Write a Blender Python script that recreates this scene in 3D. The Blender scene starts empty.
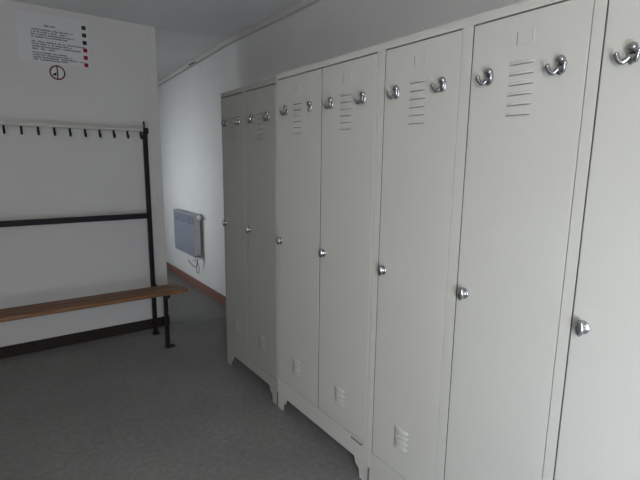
import bpy, bmesh, math, random
from mathutils import Vector, Matrix
random.seed(4)
sc = bpy.context.scene
COL = sc.collection

# ------------------------------------------------------------------ materials
def new_mat(name):
    m = bpy.data.materials.new(name); m.use_nodes = True
    return m, m.node_tree.nodes, m.node_tree.links, m.node_tree.nodes['Principled BSDF']

def paint(name, rgb, rough=.5, metal=0.0, var=.06, scale=6.0, bump=0.0, bscale=60.0, spec=.5, stretch=(1,1,1), detail=4):
    m, N, L, b = new_mat(name)
    b.inputs['Roughness'].default_value = rough
    b.inputs['Metallic'].default_value = metal
    b.inputs['Specular IOR Level'].default_value = spec
    tc = N.new('ShaderNodeTexCoord'); mp = N.new('ShaderNodeMapping')
    mp.inputs['Scale'].default_value = stretch
    L.new(tc.outputs['Object'], mp.inputs['Vector'])
    nz = N.new('ShaderNodeTexNoise'); nz.inputs['Scale'].default_value = scale; nz.inputs['Detail'].default_value = detail
    L.new(mp.outputs['Vector'], nz.inputs['Vector'])
    rp = N.new('ShaderNodeValToRGB')
    rp.color_ramp.elements[0].position = .3; rp.color_ramp.elements[1].position = .7
    rp.color_ramp.elements[0].color = tuple(max(0, c*(1-var)) for c in rgb) + (1,)
    rp.color_ramp.elements[1].color = tuple(min(1, c*(1+var)) for c in rgb) + (1,)
    L.new(nz.outputs['Fac'], rp.inputs['Fac']); L.new(rp.outputs['Color'], b.inputs['Base Color'])
    if bump:
        n2 = N.new('ShaderNodeTexNoise'); n2.inputs['Scale'].default_value = bscale; n2.inputs['Detail'].default_value = 3
        L.new(tc.outputs['Object'], n2.inputs['Vector'])
        bp = N.new('ShaderNodeBump'); bp.inputs['Strength'].default_value = bump; bp.inputs['Distance'].default_value = .002
        L.new(n2.outputs['Fac'], bp.inputs['Height']); L.new(bp.outputs['Normal'], b.inputs['Normal'])
    return m

M = {}
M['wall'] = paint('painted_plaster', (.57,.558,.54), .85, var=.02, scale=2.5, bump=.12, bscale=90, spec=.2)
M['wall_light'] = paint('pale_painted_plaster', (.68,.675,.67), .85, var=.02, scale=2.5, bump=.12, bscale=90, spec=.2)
M['wall_end'] = paint('corner_bead_paint', (.58,.57,.53), .8, var=.02, spec=.2)
M['ceil'] = paint('ceiling_paint', (.72,.72,.71), .9, var=.02, scale=2, spec=.1)
M['locker'] = paint('cream_enamel', (.56,.545,.49), .42, var=.015, scale=3, bump=.05, bscale=25, spec=.4)
M['locker_old'] = paint('grey_green_enamel', (.375,.372,.325), .45, var=.02, scale=3, bump=.05, bscale=25, spec=.35)
M['slot_shade'] = paint('louvre_shadow_side', (.24,.235,.215), .6, var=.02)  # shade under the louvres and in the card slot, as a dark colour
M['dark'] = paint('gap_shade_paint', (.075,.074,.068), .9, var=.05)  # shade in the door gaps and behind the doors, put into the colour
M['chrome'] = paint('worn_chrome', (.40,.40,.41), .27, metal=1, var=.1, scale=40)
M['chrome_bright'] = paint('bright_chrome', (.52,.52,.53), .24, metal=1, var=.05, scale=40)
M['black'] = paint('black_steel', (.008,.008,.009), .55, var=.15, scale=12, spec=.2)
M['rail'] = paint('pale_rail_metal', (.40,.39,.35), .45, metal=.0, var=.08, scale=10, stretch=(1,8,8))
M['skirt_brown'] = paint('dark_brown_skirting', (.024,.016,.0145), .6, var=.15, scale=5, spec=.2)
M['skirt_red'] = paint('red_brown_skirting', (.20,.095,.075), .6, var=.12, scale=6)
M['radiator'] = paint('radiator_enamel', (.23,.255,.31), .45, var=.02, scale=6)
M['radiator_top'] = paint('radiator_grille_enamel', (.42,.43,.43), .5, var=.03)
M['valve'] = paint('white_valve_plastic', (.7,.7,.68), .4, var=.03)
M['copper'] = paint('dull_pipe', (.16,.13,.12), .5, var=.1)
M['cord'] = paint('red_cord', (.38,.03,.03), .6, var=.05)
M['paper'] = paint('sign_paper', (.585,.585,.585), .7, var=.01)
M['ink'] = paint('black_ink', (.022,.022,.025), .7, var=.05, spec=.1)
M['ink_red'] = paint('red_ink', (.30,.010,.035), .7, var=.05, spec=.1)
M['ring_red'] = paint('dark_red_ink', (.115,.022,.03), .7, var=.05, spec=.1)
M['ink_white'] = paint('white_print', (.6,.5,.5), .6, var=.02)
M['strip'] = paint('threshold_metal', (.17,.17,.165), .45, metal=.0, var=.06)
M['frame'] = paint('window_frame_paint', (.7,.7,.7), .5, var=.02)
M['plate'] = paint('dark_plate', (.04,.04,.04), .6, var=.1, spec=.15)

def floor_mat():
    m, N, L, b = new_mat('speckled_vinyl')
    b.inputs['Roughness'].default_value = .55; b.inputs['Specular IOR Level'].default_value = .35
    tc = N.new('ShaderNodeTexCoord')
    def noise(s, d=3):
        n = N.new('ShaderNodeTexNoise'); n.inputs['Scale'].default_value = s; n.inputs['Detail'].default_value = d
        L.new(tc.outputs['Object'], n.inputs['Vector']); return n
    def ramp(a, b_, p0, p1):
        r = N.new('ShaderNodeValToRGB'); e = r.color_ramp.elements
        e[0].position = p0; e[1].position = p1; e[0].color = a+(1,); e[1].color = b_+(1,); return r
    n1 = noise(38, 5); r1 = ramp((.172,.172,.161), (.220,.219,.207), .34, .66); L.new(n1.outputs['Fac'], r1.inputs['Fac'])
    n2 = noise(2.0); r2 = ramp((.88,.88,.88), (1.1,1.1,1.1), .3, .7); L.new(n2.outputs['Fac'], r2.inputs['Fac'])
    mx = N.new('ShaderNodeMix'); mx.data_type = 'RGBA'; mx.blend_type = 'MULTIPLY'; mx.inputs[0].default_value = 1
    L.new(r1.outputs['Color'], mx.inputs[6]); L.new(r2.outputs['Color'], mx.inputs[7])
    L.new(mx.outputs[2], b.inputs['Base Color'])
    return m
M['floor'] = floor_mat()

def wood_mat():
    m, N, L, b = new_mat('varnished_pine')
    b.inputs['Roughness'].default_value = .45; b.inputs['Specular IOR Level'].default_value = .3
    tc = N.new('ShaderNodeTexCoord'); mp = N.new('ShaderNodeMapping'); mp.inputs['Scale'].default_value = (1.2, 22, 22)
    L.new(tc.outputs['Object'], mp.inputs['Vector'])
    nz = N.new('ShaderNodeTexNoise'); nz.inputs['Scale'].default_value = 3; nz.inputs['Detail'].default_value = 6; nz.inputs['Distortion'].default_value = .6
    L.new(mp.outputs['Vector'], nz.inputs['Vector'])
    r = N.new('ShaderNodeValToRGB'); e = r.color_ramp.elements
    e[0].position = .3; e[1].position = .72; e[0].color = (.12,.052,.022,1); e[1].color = (.24,.112,.047,1)
    L.new(nz.outputs['Fac'], r.inputs['Fac']); L.new(r.outputs['Color'], b.inputs['Base Color'])
    return m
M['wood'] = wood_mat()

def glass_mat():
    m, N, L, b = new_mat('window_glass')
    b.inputs['Transmission Weight'].default_value = 1; b.inputs['Roughness'].default_value = .02; b.inputs['IOR'].default_value = 1.45
    return m
M['glass'] = glass_mat()

# ------------------------------------------------------------------ mesh helpers
def box(bm, x0, x1, y0, y1, z0, z1, mi=0):
    vs = [bm.verts.new((x, y, z)) for x in (x0, x1) for y in (y0, y1) for z in (z0, z1)]
    fs = []
    for q in ((0,1,3,2),(4,6,7,5),(0,4,5,1),(2,3,7,6),(0,2,6,4),(1,5,7,3)):
        f = bm.faces.new([vs[i] for i in q]); f.material_index = mi; fs.append(f)
    return fs

def extrude_poly(bm, pts, axis, a, b, mi=0):
    """pts 2D polygon placed on the two other axes, extruded along axis from a to b."""
    def P(p, t):
        v = [p[0], p[1]]; v.insert(axis, t); return v
    A = [bm.verts.new(P(p, a)) for p in pts]; B = [bm.verts.new(P(p, b)) for p in pts]
    n = len(pts); fs = [bm.faces.new(A), bm.faces.new(B[::-1])]
    for i in range(n): fs.append(bm.faces.new((A[i], B[i], B[(i+1) % n], A[(i+1) % n])))
    for f in fs: f.material_index = mi
    return fs

def tube(bm, pts, radii, seg=8, mi=0, cap=True):
    pts = [Vector(p) for p in pts]
    if not hasattr(radii, '__len__'): radii = [radii]*len(pts)
    rings = []; prev = None
    for i, p in enumerate(pts):
        if i == 0: t = pts[1]-pts[0]
        elif i == len(pts)-1: t = pts[-1]-pts[-2]
        else: t = (pts[i+1]-pts[i]).normalized() + (pts[i]-pts[i-1]).normalized()
        t.normalize()
        if prev is None:
            a = Vector((0,0,1)) if abs(t.z) < .9 else Vector((1,0,0))
            n = t.cross(a).normalized()
        else:
            n = (prev - t*prev.dot(t)).normalized()
        prev = n; c = t.cross(n)
        rings.append([bm.verts.new(p + (n*math.cos(k*2*math.pi/seg) + c*math.sin(k*2*math.pi/seg))*radii[i]) for k in range(seg)])
    for a, b in zip(rings, rings[1:]):
        for k in range(seg):
            f = bm.faces.new((a[k], a[(k+1) % seg], b[(k+1) % seg], b[k])); f.smooth = True; f.material_index = mi
    if cap:
        for r in (rings[0][::-1], rings[-1]):
            f = bm.faces.new(r); f.material_index = mi

def lathe(bm, prof, origin, axis=(-1,0,0), seg=16, scale2=(1,1), mi=0):
    """prof: (distance along axis, radius)."""
    ax = Vector(axis).normalized(); u = Vector((0,0,1)) if abs(ax.z) < .9 else Vector((1,0,0))
    v = ax.cross(u).normalized(); u = v.cross(ax); o = Vector(origin); rings = []
    for d, r in prof:
        rings.append([bm.verts.new(o + ax*d + u*(math.cos(k*2*math.pi/seg)*r*scale2[0]) + v*(math.sin(k*2*math.pi/seg)*r*scale2[1])) for k in range(seg)])
    for a, b in zip(rings, rings[1:]):
        for k in range(seg):
            f = bm.faces.new((a[k], a[(k+1) % seg], b[(k+1) % seg], b[k])); f.smooth = True; f.material_index = mi
    bm.faces.new(rings[0][::-1]).material_index = mi; bm.faces.new(rings[-1]).material_index = mi

def ball(bm, c, r, sc3=(1,1,1), seg=14, mi=0):
    g = bmesh.ops.create_uvsphere(bm, u_segments=seg, v_segments=max(6, seg//2+1), radius=1)
    for v in g['verts']: v.co = Vector((c[0]+v.co.x*r*sc3[0], c[1]+v.co.y*r*sc3[1], c[2]+v.co.z*r*sc3[2]))
    for v in g['verts']:
        for f in v.link_faces: f.smooth = True; f.material_index = mi

def obj(name, bm, mats, parent=None, label=None, bevel=0.0):
    bmesh.ops.recalc_face_normals(bm, faces=bm.faces)
    me = bpy.data.meshes.new(name); bm.to_mesh(me); bm.free()
    for m in (mats if isinstance(mats, (list, tuple)) else [mats]): me.materials.append(M[m])
    o = bpy.data.objects.new(name, me); COL.objects.link(o)
    if parent is not None: o.parent = parent
    if label: o['label'] = label
    if bevel:
        b = o.modifiers.new('bevel', 'BEVEL'); b.width = bevel; b.segments = 2; b.limit_method = 'ANGLE'; b.angle_limit = math.radians(40)
    return o

def thing(name, label, cat, loc=(0,0,0), group=None):
    o = bpy.data.objects.new(name, None); COL.objects.link(o); o.location = loc
    o.empty_display_size = .1
    o['label'] = label; o['category'] = cat
    if group: o['group'] = group
    return o
def struct(name, bm, m, parent=None, bevel=0):
    o = obj(name, bm, m, parent, bevel=bevel)
    if parent is None: o['kind'] = 'structure'
    return o
def BM(): return bmesh.new()
def one(name, m, *a, parent=None, bevel=0):
    bm = BM(); box(bm, *a); return struct(name, bm, m, parent, bevel)

# ------------------------------------------------------------------ the room
XR = .50; XL = -2.70; YF = -.85; YB = 3.643; YB2 = 3.763; YE = 7.2; ZC = 2.365; XE = -.105
one('floor', 'floor', XL-.15, XR+.15, YF-.15, YE+.15, -.12, 0)
def ceil_z(y): return ZC if y < YB else ZC - .0415*(y-YB)      # the corridor ceiling falls slightly
bm = BM(); extrude_poly(bm, [(YF-.15, ZC), (YB, ZC), (YE+.15, ceil_z(YE+.15)), (YE+.15, ZC+.15), (YF-.15, ZC+.15)], 0, XL-.15, XR+.15)
struct('ceiling', bm, 'ceil')
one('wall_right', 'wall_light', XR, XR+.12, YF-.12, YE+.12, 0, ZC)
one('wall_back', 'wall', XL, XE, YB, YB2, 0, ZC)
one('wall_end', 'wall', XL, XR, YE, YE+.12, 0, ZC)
W1 = (-1.80, -.70, .25, 2.05)    # x0,x1,z0,z1: window of the changing room, in the front wall
W2 = (4.7, 6.0, 1.2, 2.1)        # y0,y1,z0,z1: window of the corridor, in the left wall
bm = BM(); ya, yb = YF-.14, YF
box(bm, XL, W1[0], ya, yb, 0, ZC); box(bm, W1[1], XR, ya, yb, 0, ZC)
box(bm, W1[0], W1[1], ya, yb, 0, W1[2]); box(bm, W1[0], W1[1], ya, yb, W1[3], ZC)
struct('wall_front', bm, 'wall')
bm = BM(); xa, xb = XL-.14, XL
box(bm, xa, xb, YF-.12, W2[0], 0, ZC); box(bm, xa, xb, W2[1], YE+.12, 0, ZC)
box(bm, xa, xb, W2[0], W2[1], 0, W2[2]); box(bm, xa, xb, W2[0], W2[1], W2[3], ZC)
struct('wall_left', bm, 'wall')
def window(name, w, axis, wall):
    a0, a1, z0, z1 = w; t = .055; am = (a0+a1)/2
    def b(bm, p0, p1, q0, q1, zz0, zz1):
        if axis == 0: box(bm, q0, q1, p0, p1, zz0, zz1)      # window in a wall of constant y
        else: box(bm, p0, p1, q0, q1, zz0, zz1)
    d0, d1 = wall-.11, wall-.04
    bm = BM()
    b(bm, d0, d1, a0, a1, z0, z0+t); b(bm, d0, d1, a0, a1, z1-t, z1)
    b(bm, d0, d1, a0, a0+t, z0+t, z1-t); b(bm, d0, d1, a1-t, a1, z0+t, z1-t); b(bm, d0, d1, am-t/2, am+t/2, z0+t, z1-t)
    o = struct(name, bm, 'frame')
    for q0, q1 in ((a0+t, am-t/2), (am+t/2, a1-t)):
        bm = BM(); b(bm, wall-.08, wall-.075, q0, q1, z0+t, z1-t); obj('window_pane', bm, 'glass', o)
window('window_1', W1, 0, YF); window('window_2', W2, 1, XL)

# baseboards, trims
one('baseboard_back', 'skirt_brown', XL, XE+.003, YB-.014, YB, 0, .082, bevel=.003)
one('baseboard_right', 'skirt_red', XR-.014, XR, YF, YE, 0, .092, bevel=.003)
bm = BM(); extrude_poly(bm, [(YF, ZC-.038), (YB, ZC-.038), (YE, ceil_z(YE)-.038), (YE, ceil_z(YE)), (YB, ZC), (YF, ZC)], 0, XR-.030, XR)
struct('trim_1', bm, 'wall_end', bevel=.004)                                  # cornice strip
one('trim_2', 'wall_end', XE-.052, XE+.002, YB-.003, YB2+.003, 0, ZC)      # corner bead on the partition end
one('trim_3', 'strip', XE, XR-.02, 3.555, 3.578, 0, .003)                   # threshold strip
one('trim_4', 'plate', XR-.032, XR-.029, 4.34, 4.52, ceil_z(4.43)-.033, ceil_z(4.43)-.022)      # slot in the cornice strip

# ------------------------------------------------------------------ lockers (face plane x = 0, doors face -x)
DEPTH = .485
def hood(bm, yc, w, z, h=.0115, p=.0060):
    """pressed louvre hood: closed top slope, underside coloured dark for the shade of an opening."""
    n = 7; top = []; out = []; bot = []
    for i in range(n):
        t = -1 + 2*i/(n-1); k = max(0.0, 1-abs(t)**4); y = yc + t*w/2
        top.append(bm.verts.new((-.0002, y, z+h*.5)))
        out.append(bm.verts.new((-.0004-p*k, y, z-h*.28)))
        bot.append(bm.verts.new((-.0002, y, z-h*.5)))
    for i in range(n-1):
        f = bm.faces.new((top[i], top[i+1], out[i+1], out[i])); f.smooth = True; f.material_index = 0
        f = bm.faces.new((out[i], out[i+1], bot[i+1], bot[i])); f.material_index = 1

def coat_hook(y, z, parent, broken=False, flip=1):
    bm = BM(); o = (-.0005, y, z)
    # back plate: tall oval with domed screw boss on top and small boss below
    lathe(bm, [(0,.0135), (.002,.0135), (.0050,.0095)], (0, y, z-.001), seg=16, scale2=(1.6,.90))
    ball(bm, (-.007, y, z+.0125), .0120, (.85, 1, .95))
    ball(bm, (-.005, y, z-.0150), .0085, (.8, 1, 1.1))
    if not broken:
        # two prongs splayed to the sides, each sweeping down, out and up again
        for sy, reach, out in ((1, .0265, .014), (-1, .019, .018)):
            pts = []; rad = []
            for i in range(13):
                t = i/12; h = 1 - (1-t)**1.35 if t < 1 else 1
                a = math.pi*(1.08*t - .04)
                pts.append((-.0055 - out*h, y + sy*reach*h, z - .0055 - .0145*math.sin(a) + .0040*t))
                rad.append(.0067 - .0017*t)
            tube(bm, pts, rad, 10)
            ball(bm, pts[-1], .0056)
    bmesh.ops.translate(bm, verts=bm.verts, vec=(-.0004, 0, 0))
    return obj('coat_hook', bm, 'chrome', parent, 'coat hook with its prong missing' if broken else None)

def door_knob(y, z, parent):
    bm = BM()
    lathe(bm, [(0,.0185), (.002,.0185), (.0045,.0165), (.006,.012), (.007,.0105), (.011,.0105)], (0, y, z), seg=20)
    lathe(bm, [(.008,.009), (.011,.0130), (.018,.0140), (.0215,.0100), (.023,.004)], (0, y, z), seg=8, scale2=(1.60,.85))
    bmesh.ops.translate(bm, verts=bm.verts, vec=(-.0004, 0, 0))
    return obj('door_knob', bm, 'chrome_bright', parent)

def locker(label, group, yfar, ynear, doors, mat, H, zdb=.177, zpl=.084, gap=.0036, leg_style=0, plate=False, broken=()):
    """doors: list of (y_far_edge, y_near_edge)."""
    y0 = (yfar+ynear)/2
    T = thing('metal_locker', label, 'locker', (0, y0, 0), group)
    a, b = ynear-y0, yfar-y0; D = [(f-y0, n-y0) for f, n in doors]
    zdt = H - .026; th = .018
    bm = BM()
    # carcass: sides, back, top with front rail, bottom with plinth rail, stiles
    box(bm, 0, DEPTH, a, a+.008, zpl, H); box(bm, 0, DEPTH, b-.008, b, zpl, H)
    box(bm, DEPTH-.004, DEPTH, a+.008, b-.008, zpl, H)
    box(bm, 0, DEPTH-.004, a+.008, b-.008, H-.004, H)
    box(bm, 0, .020, a+.008, b-.008, zdt, H-.004)
    box(bm, 0, .020, a+.008, b-.008, zpl, zdb)
    box(bm, .020, DEPTH-.004, a+.008, b-.008, zdb-.006, zdb)
    edges = [b-.008] + [e for d in D for e in d] + [a+.008]
    for i in range(0, len(edges), 2):
        hi, lo = edges[i], edges[i+1]
        if hi - lo > .006: box(bm, 0, .020, lo, hi, zdb, zdt)
    for f, n in D:                                             # strip coloured dark for the shade in each door gap
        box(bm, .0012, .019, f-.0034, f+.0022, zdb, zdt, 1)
    # dark sheet behind the doors, standing in for the shade inside
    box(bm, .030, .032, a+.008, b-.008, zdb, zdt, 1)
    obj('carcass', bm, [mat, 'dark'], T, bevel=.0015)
    # bracket feet
    for s, yy in ((1, b), (-1, a)):
        for fx in (0, DEPTH-.075):
            bm = BM()
            front = 0 if fx == 0 else DEPTH
            y_in = yy - s*.095
            # front/back plate, notched like the pressed bracket foot
            P = [(yy, zpl), (y_in, zpl), (y_in + s*.012, zpl-.030), (y_in + s*.034, zpl-.044), (y_in + s*.040, 0), (yy, 0)]
            fa, fb = (front, front+.003) if fx == 0 else (front-.003, front)
            extrude_poly(bm, P, 0, fa, fb)
            # side plate, tapering
            q = (0, .075) if fx == 0 else (DEPTH, DEPTH-.075)
            dx = q[1]-q[0]
            S = [(q[0], zpl), (q[1], zpl), (q[0]+dx*.5, 0), (q[0], 0)]
            ya, yb = sorted((yy, yy - s*.003))
            extrude_poly(bm, S, 1, ya, yb)
            obj('foot', bm, mat, T)
    for i, (f, n) in enumerate(D):
        g = gap; yf, yn = f-g, n+.0022; yc = (f+n)/2
        bm = BM()
        box(bm, 0, th, yn, yf, zdb+.003, zdt-.0045)
        bmesh.ops.bevel(bm, geom=[e for e in bm.edges if all(v.co.x < 1e-6 for v in e.verts)], offset=.0014, segments=2, affect='EDGES')
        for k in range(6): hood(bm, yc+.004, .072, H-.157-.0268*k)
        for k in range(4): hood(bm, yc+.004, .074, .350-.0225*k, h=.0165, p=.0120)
        # pressed card holder: two thin ribs, and a dark strip painted as the shaded left slot
        zc0, zc1 = H-.111, H-.075
        box(bm, -.0006, .0002, yc+.022, yc+.0242, zc0, zc1, 1); box(bm, -.0022, .0002, yc-.0245, yc-.022, zc0, zc1)
        box(bm, -.0010, .0002, yc-.022, yc+.022, zc0, zc0+.002)
        d = obj('door', bm, [mat, 'slot_shade'], T)
        hw = .102 if mat == 'locker' else .088
        coat_hook(yc+hw-.003, H-.182, d)
        coat_hook(yc-hw-.002, H-.182, d, broken=(i, 1) in broken)
        door_knob(f-.030 if mat != 'locker_old' else f-.022, .963 if mat != 'locker_old' else .977, d)
    if plate:
        bm = BM()
        y = a+.050; z = zdb-.010
        for k in range(7):                                   # worn tiny maker's lettering, unreadable
            hgt = (.010, .007, .009, .006, .008, .006, .009)[k]
            box(bm, -.0008, 0, y+.066-.0105*k-.0080, y+.066-.0105*k, z-.008, z-.008+hgt)
        obj('maker_mark', bm, 'plate', T, 'tiny dark maker mark on the plinth')
    return T

locker('grey-green two-door metal locker, darkest and farthest of the three, beside the radiator', None,
       2.698, 2.016, [(2.686, 2.387), (2.352, 2.026)], 'locker_old', 1.786, zdb=.150, zpl=.088)
locker('cream two-door metal locker between the dark grey-green locker and the three-door locker', None,
       2.012, 1.253, [(2.004, 1.627), (1.627, 1.279)], 'locker', 1.800, plate=True, broken=((0, 1),))
locker('cream metal locker with three single doors, nearest to the camera', None,
       1.2515, .150, [(1.237, .905), (.868, .536), (.508, .177)], 'locker', 1.800, zdb=.160)

# ------------------------------------------------------------------ cloakroom bench with coat rail
BX0, BX1 = -2.30, -.256; PY = 3.50
T = thing('cloakroom_bench', 'long wooden slat bench with black frame and coat hook rail at the left wall', 'bench', (BX1, PY, 0))
def L(bm):                                                    # world coordinates -> local to the bench
    bmesh.ops.translate(bm, verts=bm.verts, vec=(-BX1, -PY, 0)); return bm
def part(name, m, boxes, bevel=.002, label=None, parent=T):
    bm = BM()
    for b in boxes: box(bm, *b)
    return obj(name, L(bm), m, parent, label, bevel)
for x in (BX1, BX0):
    p = part('post', 'black', [(x-.015, x+.015, PY-.015, PY+.015, .004, 1.580)])
    part('foot_plate', 'black', [(x-.022, x+.030, PY-.03, PY+.03, 0, .006)], parent=p)
    lg = part('leg', 'black', [(x-.014, x+.014, 3.175, 3.203, .004, .408)])
    part('foot_plate', 'black', [(x-.018, x+.050, 3.162, 3.212, 0, .007)], parent=lg)
    part('seat_bracket', 'black', [(x-.014, x+.014, 3.120, 3.486, .392, .4175), (x-.045, x-.014, 3.17, 3.21, .409, .4175)])
    cap = part('rail_cap', 'black', [(x-.012 if x == BX1 else x-.022, x+.022 if x == BX1 else x+.012, PY-.023, PY+.018, 1.562, 1.606)], label='black square end cap')
bm = BM(); tube(bm, [(BX1-.002, PY, 1.58), (BX1-.004, PY, 1.640)], .0050, 8); ball(bm, (BX1-.004, PY, 1.645), .008)
obj('pin', L(bm), 'black', T)
part('coat_rail', 'rail', [(BX0+.014, BX1-.013, PY-.014, PY+.006, 1.579, 1.600)], label='pale top rail')
part('cross_rail', 'black', [(BX0, BX1, PY-.013, PY+.013, .934, .973)])
part('seat_slat', 'wood', [(BX0-.10, -.112, 3.110, 3.208, .418, .446)], bevel=.006)
part('seat_slat', 'wood', [(BX0-.10, -.135, 3.214, 3.312, .418, .446)], bevel=.006)
xs = [-.291 - .0914*i for i in range(10)]
xs += [xs[-1] - .0914*(i+1) for i in range(11)]
bm = BM()                                                     # one black double coat hook
box(bm, -.007, .007, -.0190, -.0150, 1.545, 1.5775)
tube(bm, [(0,-.019,1.56), (0,-.020,1.545), (0,-.026,1.532), (0,-.036,1.527), (0,-.046,1.532), (0,-.050,1.542)], [.0060,.0066,.0068,.0066,.006,.0055], 8)
ball(bm, (0,-.050,1.544), .0070)
hk = obj('coat_hook', bm, 'black', T)
hk.location = (xs[0]-BX1, 0, 0)
for x in xs[1:]:
    h = hk.copy(); COL.objects.link(h); h.parent = T; h.location = (x-BX1, 0, 0)

# ------------------------------------------------------------------ radiator in the corridor
RY0, RY1, RZ0, RZ1, RXF = 4.375, 5.00, .385, .835, .405
T = thing('radiator', 'white panel radiator hung on the corridor wall beyond the lockers', 'radiator', (.45, 4.69, 0))
def LR(bm):
    bmesh.ops.translate(bm, verts=bm.verts, vec=(-.45, -4.69, 0)); return bm
bm = BM()
box(bm, RXF+.004, RXF+.016, RY0, RY1, RZ0, RZ1-.006); box(bm, .455, .467, RY0, RY1, RZ0, RZ1-.006)
n = 8; pw = (RY1-RY0-.05)/n
for k in range(n):                                            # pressed rounded channels
    y = RY0+.025+pw*(k+.5); w = pw*.37
    pts = [(y-w, RZ1-.03)] + [(y+w*math.cos(math.pi*t/8+math.pi), RZ1-.085+w*math.sin(math.pi*t/8+math.pi)) for t in range(9)] + [(y+w, RZ1-.03)]
    pts = [(p[0], p[1]) for p in pts[1:]] + [(y-w, RZ1-.03)]
    extrude_poly(bm, pts, 0, RXF-.005, RXF+.006)
obj('front_panel', LR(bm), 'radiator', T, 'bluish front panels', bevel=.002)
bm = BM()
box(bm, RXF, .470, RY0-.004, RY0, RZ0+.02, RZ1); obj('side_panel', LR(bm), 'radiator_top', T)
bm = BM(); box(bm, RXF, .470, RY1, RY1+.004, RZ0+.02, RZ1); obj('side_panel', LR(bm), 'radiator_top', T)
bm = BM()
box(bm, RXF, RXF+.010, RY0, RY1, RZ1-.006, RZ1); box(bm, .460, .470, RY0, RY1, RZ1-.006, RZ1)
for k in range(26):
    y = RY0 + .012 + k*(RY1-RY0-.03)/25; box(bm, RXF+.010, .460, y, y+.006, RZ1-.005, RZ1-.001)
obj('top_grille', LR(bm), 'radiator_top', T)
for y in (RY0+.10, RY1-.10):
    bm = BM(); box(bm, .467, .4995, y-.015, y+.015, RZ0+.05, RZ1-.05); obj('wall_bracket', LR(bm), 'radiator_top', T)
bm = BM(); lathe(bm, [(0,.012), (.012,.014), (.016,.020), (.050,.019), (.056,.012)], (.45, RY0-.004, RZ1-.03), axis=(0,-1,0), seg=14)
obj('valve_knob', LR(bm), 'valve', T, 'white thermostat knob')
bm = BM()
tube(bm, [(.44, RY0+.02, RZ0+.004), (.44, RY0+.02, RZ0-.035)], .011, 10); tube(bm, [(.44, RY0+.02, RZ0-.025), (.405, RY0+.02, RZ0-.025)], .010, 10); ball(bm, (.40, RY0+.02, RZ0-.025), .015)
obj('lower_valve', LR(bm), 'valve', T)
bm = BM()
tube(bm, [(.44, RY0+.02, RZ0-.033), (.44, RY0+.015, RZ0-.07), (.445, RY0-.005, RZ0-.11), (.45, RY0+.02, RZ0-.165), (.452, RY0+.06, RZ0-.185), (.45, RY0+.085, RZ0-.16), (.446, RY0+.07, RZ0-.11), (.443, RY0+.035, RZ0-.075), (.44, RY0+.02, RZ0-.04)], .0042, 8)
obj('pipe', LR(bm), 'copper', T, 'thin looped dark pipe')
bm = BM()
tube(bm, [(.40, RY0+.19, RZ0-.055), (.41, RY0+.14, RZ0-.085), (.425, RY0+.09, RZ0-.115), (.44, RY0+.05, RZ0-.10), (.44, RY0+.022, RZ0-.05)], .0042, 8)
obj('cord', LR(bm), 'cord', T, 'thin red cord')

# ------------------------------------------------------------------ sign and sticker on the back wall
def fx_line(s): return s
SX0, SX1, SZ0, SZ1 = -.985, -.566, 2.012, 2.318
T = thing('rules_sign', 'white paper notice with small black text and coloured squares above the coat rail', 'sign', (SX0, YB, SZ0))
def LS(bm):
    bmesh.ops.translate(bm, verts=bm.verts, vec=(-SX0, -YB, -SZ0)); return bm
bm = BM(); box(bm, SX0, SX1, YB-.0016, YB-.0002, SZ0, SZ1); obj('sheet', LS(bm), 'paper', T)
bm = BM(); yt = YB-.0020
def text_line(x0, x1, z, h=.0088):
    x = x0
    while x < x1:
        w = random.uniform(.0048, .0068)
        if random.random() < .14: x += w; continue
        k = random.random()
        box(bm, x, x+.0021, yt, yt+.0006, z, z+h)
        if k < .7: box(bm, x+w-.0018, x+w, yt, yt+.0006, z, z+h)
        if k < .45: box(bm, x, x+w, yt, yt+.0006, z+h-.002, z+h)
        if k > .3: box(bm, x, x+w, yt, yt+.0006, z, z+.002)
        if .2 < k < .9: box(bm, x, x+w, yt, yt+.0006, z+h*.42, z+h*.62)
        x += w + .0015
lines = []
X = lambda px: -.911 + (px-85)*.000789                        # eighth-pixel marks along the sheet
for z, e in ((2.212,400), (2.1965,352), (2.181,408), (2.1655,352), (2.136,482), (2.1205,380), (2.105,448), (2.0895,245), (2.066,340), (2.0515,375), (2.037,470), (2.0225,345)):
    text_line(-.908, X(e), z)
text_line(-.83, -.765, 2.240, .011)
obj('text', LS(bm), 'ink', T, 'lines of small black lettering')
for k in range(6):
    bm = BM(); z = 2.272 - .0488*k - .0005*k; x = -.592
    box(bm, x-.013, x+.013, YB-.0026, YB-.0014, z-.013, z+.013)
    s = obj('symbol_square', LS(bm), 'ink' if k < 3 else 'ink_red', T, 'black square symbol' if k < 3 else 'red square symbol')
    bm = BM()
    box(bm, x-.006, x+.004, YB-.0032, YB-.0024, z-.001, z+.005); box(bm, x-.002, x+.006, YB-.0032, YB-.0024, z-.007, z-.004)
    obj('pictogram', LS(bm), 'plate' if k < 3 else 'ring_red', s)

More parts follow.
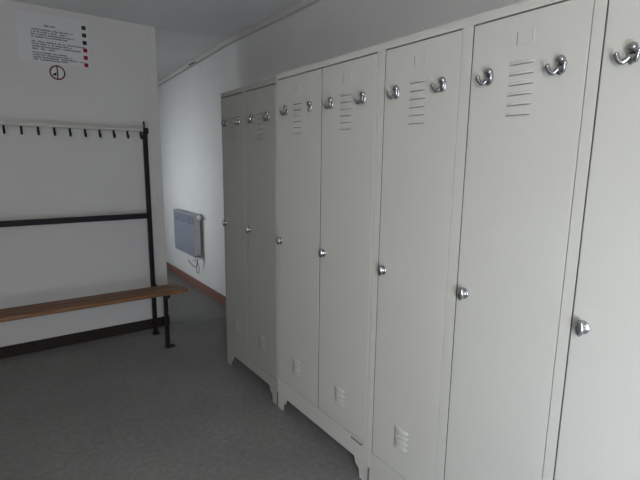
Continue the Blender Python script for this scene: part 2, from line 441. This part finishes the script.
T = thing('prohibition_sign', 'round red-ringed prohibition sticker below the paper notice', 'sign', (-.774, YB, 1.954))
def ring(bm, cx, cz, r0, r1, y0, y1, seg=40):
    vs = []
    for k in range(seg):
        c, s = math.cos(2*math.pi*k/seg), math.sin(2*math.pi*k/seg)
        vs.append([bm.verts.new((cx+r*c, y, cz+r*s)) for r, y in ((r0,y0), (r1,y0), (r1,y1), (r0,y1))])
    for k in range(seg):
        a, b = vs[k], vs[(k+1) % seg]
        for i in range(4): bm.faces.new((a[i], a[(i+1) % 4], b[(i+1) % 4], b[i]))
bm = BM(); lathe(bm, [(0,.047), (.0010,.047)], (0,0,0), axis=(0,-1,0), seg=40); obj('disc', bm, 'paper', T)
bm = BM(); ring(bm, 0, 0, .0385, .0480, -.0018, -.0006); obj('ring', bm, 'ring_red', T)
bm = BM(); box(bm, -.004, .004, -.0018, -.0008, -.041, .041); obj('slash', bm, 'ring_red', T)
bm = BM(); extrude_poly(bm, [(-.028,-.020), (-.007,-.020), (-.007,.004), (-.012,-.001), (-.018,-.007), (-.028,-.010)], 1, -.0015, -.0008)
obj('silhouette', bm, 'ink', T, 'small black silhouette')

# ------------------------------------------------------------------ light
def area(name, loc, size, rot, watts, col):
    l = bpy.data.lights.new(name, 'AREA'); l.shape = 'RECTANGLE'; l.size, l.size_y = size; l.energy = watts; l.color = col
    o = bpy.data.objects.new(name, l); COL.objects.link(o); o.location = loc; o.rotation_euler = rot
    return o
# daylight at the two windows, with two added fill lamps: sky light slants down into the rooms
def aim(o, target):
    o.rotation_euler = (Vector(target)-o.location).to_track_quat('-Z', 'Y').to_euler()
wx = (W1[0]+W1[1])/2; ww = W1[1]-W1[0]-.1
o = area('daylight_upper_panes', (wx-.22, YF-.02, 1.55), (ww-.45, .85), (0,0,0), 31, (1.0,.985,.96))
aim(o, (wx, YF+1, 1.55-.40))
o = area('fill_lower_window', (wx+.16, YF-.02, .66), (ww-.35, .70), (0,0,0), 39, (.76,.855,1.0))  # added bluish lamp to brighten the nearest locker low down
aim(o, (wx+1.3, YF+1, .62))
o = area('daylight_corridor', (XL-.02, (W2[0]+W2[1])/2, (W2[2]+W2[3])/2), (W2[1]-W2[0]-.1, W2[3]-W2[2]-.1), (0,0,0), 4.6, (.90,.97,1.0))
aim(o, (XR, 4.55, .95)); o.data.spread = math.radians(46)
o = area('fill_corridor', (XL+.01, (W2[0]+W2[1])/2, (W2[2]+W2[3])/2), (W2[1]-W2[0]-.1, W2[3]-W2[2]-.1), (0,0,0), 14, (.88,.95,1.0))  # added wide lamp that lifts the overall brightness of the corridor
aim(o, (XR, o.location.y, 1.0))

w = bpy.data.worlds.new('sky'); sc.world = w; w.use_nodes = True
nt = w.node_tree; sky = nt.nodes.new('ShaderNodeTexSky'); sky.sky_type = 'HOSEK_WILKIE'; sky.sun_direction = (.6, .2, .6)
nt.links.new(sky.outputs['Color'], nt.nodes['Background'].inputs['Color']); nt.nodes['Background'].inputs['Strength'].default_value = .4

# ------------------------------------------------------------------ camera
cd = bpy.data.cameras.new('camera'); cam = bpy.data.objects.new('camera', cd); COL.objects.link(cam)
cd.sensor_width = 36; cd.lens = 443.5253/640*36; cd.clip_start = .02
R = Vector((.81025,-.58596,.01188)); U = Vector((.09141,.14637,.985)); F = Vector((.57891,.79701,-.17216))
m = Matrix(((R.x,U.x,-F.x,-1.1806), (R.y,U.y,-F.y,0), (R.z,U.z,-F.z,1.3696), (0,0,0,1)))
cam.matrix_world = m
sc.camera = cam
sc.view_settings.view_transform = 'Standard'
sc.view_settings.look = 'None'
sc.view_settings.exposure = 0; sc.view_settings.gamma = 1
